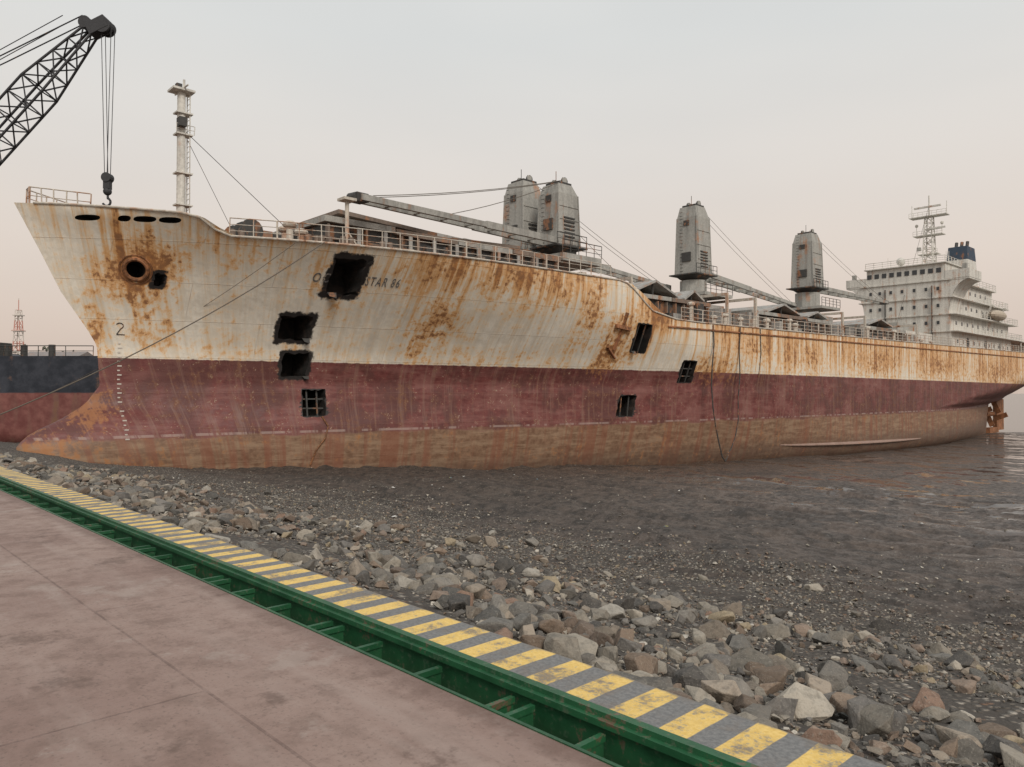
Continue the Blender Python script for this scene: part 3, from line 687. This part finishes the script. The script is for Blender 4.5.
jib(mb,(32.4,-1.8,12.1),(12.0,-5.7,11.35),1.5,.7); wires(mb,(33.4,-2,17.2),(13,-5.6,11.6)); wires(mb,(33.4,-2,17.2),(20,-4.2,11.9),1)
jib(mb,(35.2,1.9,12.1),(54.5,3.0,11.0),1.5,.8); wires(mb,(33.4,2,18.0),(53,3,11.4)); wires(mb,(33.4,2,18),(46,3,11.7),1)
jib(mb,(31.5,1.2,11.3),(15.5,-1.0,11.3),1.3,.8,.36,3)
mb.make('deck_crane',CM,ship)
mb=MB(); mb.tube((55,0,5.8),(55,0,11.4),1.35,0,18); mb.b2(52.5,57.5,-3,3,9.6,9.9,0); mb.rail([(52.5,-3,9.9),(57.5,-3,9.9)],1,.03,1,1)
mb.b2(53,57,-2.3,2.3,5.8,8.8,3)
crane_tower(mb,55,0,12.0,18.9,2.6,2.6); jib(mb,(56.4,0,12.2),(76,0,10.6),1.6,.9); wires(mb,(55,0,19.4),(75,0,11)); mb.make('deck_crane_midship',CM,ship)
mb=MB(); mb.tube((80,0,6),(80,0,12.4),1.45,0,18); mb.b2(77.5,82.5,-3,3,10.2,10.5,0); mb.rail([(77.5,-3,10.5),(82.5,-3,10.5)],1,.03,1,1)
mb.b2(78,82,-2.3,2.3,6,9.4,3)
crane_tower(mb,80,0,13.0,19.7,2.8,2.8); jib(mb,(81.6,0,13.2),(104,0,13.2),1.7,1); wires(mb,(80,0,20.2),(103,0,13.6)); mb.make('deck_crane_aft',CM,ship)

# superstructure (y scaled by .87, z by .91 on the object)
mb=MB()  # 0 white 1 dark 2 glass 3 grey 4 boat 5 funnel
mb.b2(101,111.9,-4.5,4.5,6.2,9.0,0); mb.b2(102,109,-3,3,9.0,10.4,3)
mb.b2(112,143,-7.4,7.4,6.4,9.4,0); mb.b2(112,142,-7.2,7.2,9.4,12.2,0); mb.b2(112,140,-7.0,7.0,12.2,15,0); mb.b2(112,134,-6.8,6.8,15,17.8,0)
mb.b2(112,123,-6.5,6.5,17.8,20.6,0)
for z,s2,yh in ((9.4,146,8.6),(12.2,144,8.4),(15,140,7.9),(17.8,134,7.6)):
    mb.b2(111.8,s2,-yh,yh,z-.09,z+.09,0); mb.rail([(123.5,-yh+.1,z+.09),(s2-.1,-yh+.1,z+.09),(s2-.1,yh-.1,z+.09)],1.05,.035,0,1.6)
mb.b2(111.6,123.4,-6.8,6.8,20.6,20.75,0); mb.rail([(123,-6.6,20.75),(111.8,-6.6,20.75),(111.8,6.6,20.75)],1.05,.04,0,1.4)
for sg in (-1,1):
    mb.b2(112,117.5,sg*6.4,sg*10.2,17.7,17.95,0); mb.b2(111.95,112.1,sg*6.5,sg*10.2,17.95,19.3,0); mb.b2(117.4,117.55,sg*6.5,sg*10.2,17.95,19.3,0); mb.b2(112,117.5,sg*10.1,sg*10.25,17.95,19.3,0)
    y0,y1=sg*6.8,sg*10.2; n=10
    f=lambda t:17.7-6.5*(1-math.sqrt(max(0,1-(1-t)**2)))
    for k in range(n):
        t0,t1=k/n,(k+1)/n
        a,b_=y0+(y1-y0)*t0,y0+(y1-y0)*t1
        for sx_ in (112.05,117.2): mb.add([(sx_,a,17.7),(sx_,b_,17.7),(sx_,b_,f(t1)),(sx_,a,f(t0)),(sx_+.25,a,17.7),(sx_+.25,b_,17.7),(sx_+.25,b_,f(t1)),(sx_+.25,a,f(t0))],[(0,1,2,3),(7,6,5,4),(3,2,6,7)],0)
        mb.add([(112.05,a,f(t0)),(112.05,b_,f(t1)),(117.4,b_,f(t1)),(117.4,a,f(t0))],[(0,1,2,3)],0)
    mb.box((113,sg*9.2,19.8),(.6,.6,.9),3)
y=-5.9
while y<6.0: mb.b2(111.93,112.02,y,y+.75,19.1,19.85,2); y+=1.28
for z in (16.2,13.4,10.6):
    for y in (-5.6,-3.7,-1.8,0.2,2.1,4.0,5.6): mb.b2(111.94,112.02,y,y+.42,z,z+.55,2); mb.b2(111.96,112.02,y-.08,y+.5,z-.1,z-.02,0)
for z,yh,s2 in ((19.0,6.5,122),(16.2,6.8,133),(13.4,7.0,139),(10.6,7.2,141),(7.6,7.4,142)):
    s=114.5
    while s<s2-1: mb.b2(s,s+.55,-yh-.05,-yh+.02,z,z+.55,2); s+=2.6
for s in (119,128,136): mb.b2(s,s+.9,-7.46,-7.38,6.5,8.6,1)
mb.b2(111.9,112.02,-2.5,-1.6,6.5,8.7,1)
for y in (-4.5,3.2): mb.b2(111.7,112,y,y+.08,6.5,17,1)
for s in (128,135): mb.beam((s,-7.4,12.2),(s,-8.6,14.9),.25,.3,0); mb.beam((s,-8.6,14.9),(s,-9.2,14.4),.22,.25,0)
mb.sphere((131.5,-8.5,13.3),1,4,14,8,(3.6,1.1,.95))
mb.lattice((122.8,0,20.7),(122.8,0,31),1.9,1.1,0,.1,9,side=(0,1,0)); mb.tube((122.8,0,31),(122.8,0,34.8),.12,0,6)
for z,w in ((24.2,3.4),(27.6,5.0),(31.0,6.4)):
    mb.box((122.8,0,z),(1.8,w,.14),0); mb.rail([(121.9,-w/2,z),(121.9,w/2,z)],.8,.03,0,.8,2)
mb.box((122,0,32.6),(.3,4.6,.3),0); mb.box((121.8,-1.6,28.6),(.25,3.0,.28),0); mb.box((122,1.5,25.2),(.5,.6,.6),3)
for y in (-3.0,3.0): mb.tube((122.8,y,31),(122.8,y,33.4),.06,0,5)
for y in (-2.2,2.2): mb.tube((122.8,y,27.6),(122.8,y,29.6),.05,0,5); mb.sphere((122.8,y,29.6),.3,0,8,5)
mb.tube((119,3.5,20.7),(119,3.5,22.2),.12,0,6); mb.sphere((119,3.5,22.8),.75,0,12,8)
for s,y in ((114,-4),(116,4.5),(118,-5),(121,-3.5)): mb.tube((s,y,20.7),(s,y,20.7+random.uniform(2,5)),.04,0,4)
mb.path([(122.8,0,33),(108,0,9.5)],.03,1,4)
mb.taper((138.5,0,15),(6,5),(138.7,0,25),(4.6,3.8),0); mb.taper((138.7,0,25),(4.62,3.82),(138.8,0,27.6),(4.2,3.4),5)
for y in (-1,0,1): mb.tube((138.8,y,27.6),(139.2,y,28.8),.32,1,8)
mb.b2(134,143,-3.5,3.5,15,18.6,0)
mb.b2(146,168,-5,5,7.0,9.2,0); mb.rail([(146,-6.5,9.3),(168,-6,9.3)],1,.04,0,2)
mb.b2(143,166,-8.3,8.3,9.3,9.45,0)
for s in (147,152,157,162): mb.tube((s,-8,7),(s,-8,9.3),.12,0,6)
m_fun=weathered('funnel_blue',(.035,.055,.085),.3,.3)
m_boat=weathered('lifeboat_paint',(.45,.38,.30),.1,.2)
o=mb.make('superstructure',[m_white,m_blk,m_glass,m_grey,m_boat,m_fun],ship); o.scale=(1,.87,.91); o.location=(0,0,.58)

# ------------------------------------------------------------------ crawler crane (shipyard)
cc=empty('crawler_crane',(-48.5,50,0))
m_cr=weathered('crane_black_paint',(.035,.035,.038),.1,.2,2)
mb=MB(); T=Vector((20.6,0,23.9)); A=Vector((0,0,.8))
m5=A.lerp(T,.12); mb.lattice(m5,T-(T-A).normalized()*5,1.7,1.7,0,.085,16,side=(0,1,0)); mb.lattice(T-(T-A).normalized()*5,T,1.7,.7,0,.085,4,side=(0,1,0)); mb.lattice(A,m5,.6,1.7,0,.085,3,side=(0,1,0))
hd=T+Vector((.6,0,.4)); mb.beam(T,hd+Vector((.6,0,.2)),.9,.8,0)
for y in (-.35,0,.35):
    mb.tube(hd+Vector((.4,y-.08,-.1)),hd+Vector((.4,y+.08,-.1)),.5,0,18); mb.tube(T+Vector((-.2,y-.08,.5)),T+Vector((-.2,y+.08,.5)),.4,0,16)
for y in (-.4,.4):
    mb.path(sag(T+Vector((-.3,y,.9)),(-7,y,12.5),.4,6),.05,0,4); mb.path(sag(T+Vector((-1.6,y,.9)),(-7,y,11),.2,6),.035,0,4)
    mb.tube((-7,y,12.5),(-3,y*2,0),.12,0,6)
mb.make('boom',[m_cr],cc)
mb=MB(); hx=hd.x+.6
for dx,y in ((-.38,-.2),(-.33,.2),(.28,-.2),(.32,.2)): mb.tube((hx+dx,y,hd.z),(hx+dx*.25,y,14.4),.024,0,5)
mb.box((hx,0,13.9),(.4,.4,.9),0); mb.tube((hx,-.25,14.2),(hx,.25,14.2),.32,0,14); mb.sphere((hx,0,13.3),.27,0,12,8)
pts=[(hx+.02,0,13.1),(hx+.02,0,12.85)]+[(hx-.05+.26*math.cos(t),0,12.6+.26*math.sin(t)) for t in np.linspace(1.4,-2.8,9)]
mb.path(pts,.075,0,7); mb.make('hook_block',[m_cr],cc)
mb=MB(); mb.b2(-6.5,1.5,-1.6,1.6,-2.6,.6,0); mb.b2(-1,1.8,1.7,2.6,-2.4,.4,1); mb.b2(-8,-6.5,-1.5,1.5,-2.4,-.4,0); mb.tube((-2,0,-3.4),(-2,0,-2.6),1.2,0,16)
for sg in (-1,1):
    mb.b2(-5,2,sg*2.3-.5,sg*2.3+.5,-4.6,-3.5,0)
    for k in range(7): mb.tube((-4.6+k*1.03,sg*2.3-.55,-4.1),(-4.6+k*1.03,sg*2.3+.55,-4.1),.45,0,10)
mb.make('body',[m_cr,m_glass],cc)

# ------------------------------------------------------------------ neighbouring beached ship
s2=empty('beached_ship',(-31,62,0),math.radians(172))
m_h2,g,b=newmat('black_red_hull'); P=g.obj(); x,y,z=g.sep(P)[:3]; nf=g.noise(P,1.2,5,.65); ns=g.noise(g.comb(x,y,g.mul(z,.1)),1.0,4)
bk=g.mix(g.r(nf,.35,.7),(.016,.02,.03),(.045,.05,.065)); rd=g.mix(g.r(nf,.35,.7),(.15,.045,.04),(.25,.10,.085)); rd=g.mix(g.mul(g.r(ns,.45,.65),.5),rd,(.20,.12,.09))
c=g.mix(g.r(g.add(z,g.mul(g.sub(nf,.5),.15)),-.04,.06),rd,bk); c=g.mix(g.mul(g.r(g.add(g.mul(ns,.6),g.mul(nf,.4)),.53,.62),.7),c,(.20,.10,.055)); out(g,b,c,.65,g.bump(nf,.4,.03))
mb=MB(); n=50; mz=12; rows=[]
for i in range(n+1):
    u=i/n; row=[]
    for j in range(mz+1):
        t=j/mz; z=-5.2+(7.9+.3*max(0,1-u*5)+.9*max(0,min(1,(u-.16)/.03)))*t; rk=(t-.5)*3.0
        s=-rk*(1-u)+85*u; bb=6*(1-(1-min(1,u/.22))**2.2)*(1-(max(0,u-.85)/.15)**2*.6)*(1-max(0,(.25-t)/.25)**2.5)
        row.append((s,bb,z))
    rows.append(row)
for sg in (-1,1):
    v=[(p[0],sg*p[1],p[2]) for r_ in rows for p in r_]; f=[]
    for i in range(n):
        for j in range(mz):
            a=i*(mz+1)+j; f.append((a,a+mz+1,a+mz+2,a+1))
    mb.add(v,f,0)
for i in range(n):
    a,b_=rows[i][-1],rows[i+1][-1]; mb.add([(a[0],-a[1],a[2]-.05),(b_[0],-b_[1],b_[2]-.05),(b_[0],b_[1],b_[2]-.05),(a[0],a[1],a[2]-.05)],[(0,1,2,3)],0)
mb.make('hull',[m_h2],s2,True)
mb=MB(); e=[(rows[i][-1][0],rows[i][-1][1]-.1,rows[i][-1][2]) for i in range(2,n,2)]; mb.rail(e,.8,.03,1,1.6,2)
mb.b2(14,30,-3.5,3.5,2.3,4.4,1); mb.b2(34,48,-3.5,3.5,2.3,4.5,1); mb.b2(62,78,-5,5,2.4,9,2); mb.b2(64,72,-5.5,5.5,9,11.5,2); mb.tube((31.5,0,2.3),(31.5,0,5.2),.3,1,8)
for s in (6,8.5,10,12): mb.tube((s,1.5,2.4),(s,1.5,3.9),.25,1,8)
mb.make('deck_gear',[m_white2,m_blk,m_white],s2)

# ------------------------------------------------------------------ distant shore
m_leaf,g,b=newmat('foliage'); P=g.obj(); out(g,b,g.mix(g.r(g.noise(P,.35,3),.35,.65),(.07,.075,.055),(.13,.13,.10)),.9)
m_bark,g,b=newmat('bark'); out(g,b,(.08,.06,.045),.9)
mb=MB()
for k in range(90):
    x=-260+k*2.3+random.uniform(-1.5,1.5); y=240+random.uniform(-12,12); h_=random.uniform(14,20); zb=-5.5
    mb.tube((x,y,zb),(x,y,zb+h_*.6),.3,1,5)
    for c_ in range(11):
        cx,cy,cz=x+random.gauss(0,2.6),y+random.gauss(0,2),zb+h_*random.uniform(.5,.97)
        mb.tube((x,y,zb+h_*.4),(cx,cy,cz),.07,1,4)
        for q_ in range(18):
            p=Vector((cx+random.gauss(0,1.2),cy+random.gauss(0,1.0),cz+random.gauss(0,.7))); s=random.uniform(.35,.75)
            a=Vector((random.gauss(0,1),random.gauss(0,1),random.gauss(0,1))).normalized()*s; b_=a.orthogonal().normalized()*s*.7
            mb.add([p-a,p-b_,p+a,p+b_],[(0,1,2,3)],0)
mb.make('distant_trees',[m_leaf,m_bark])
m_wall=weathered('house_wall',(.5,.47,.43),.0,.3,.3); m_roof=weathered('roof_sheet',(.25,.22,.21),.3,.3)
mb=MB(); mb.b2(-132,-118,205,214,-5.5,9.6,0)
for k in range(5): mb.b2(-131+k*2.7,-129.8+k*2.7,204.93,205.02,6.5,8.2,1)
mb.add([(-133,204,9.6),(-117,204,9.6),(-117,215,9.6),(-133,215,9.6),(-133,209.5,11.4),(-117,209.5,11.4)],[(0,1,5,4),(2,3,4,5),(0,4,3),(1,2,5)],1); mb.make('shore_house',[m_wall,m_roof])
m_tr,g,b=newmat('red_white_tower_paint'); z=g.sep(g.obj())[2]; out(g,b,g.mix(g.r(g.m('FRACT',g.mul(z,1/6.)),.49,.51),(.50,.24,.19),(.6,.55,.5)),.6)
mb=MB(); mb.lattice((-143,220,-5),(-143,220,24),3.4,1.1,0,.13,12,side=(0,1,0)); mb.box((-143,220,18),(2.6,2.6,.3)); mb.box((-143,220,22.5),(2.2,2.2,.3)); mb.tube((-143,220,24),(-143,220,27.5),.12)
mb.make('radio_tower',[m_tr])
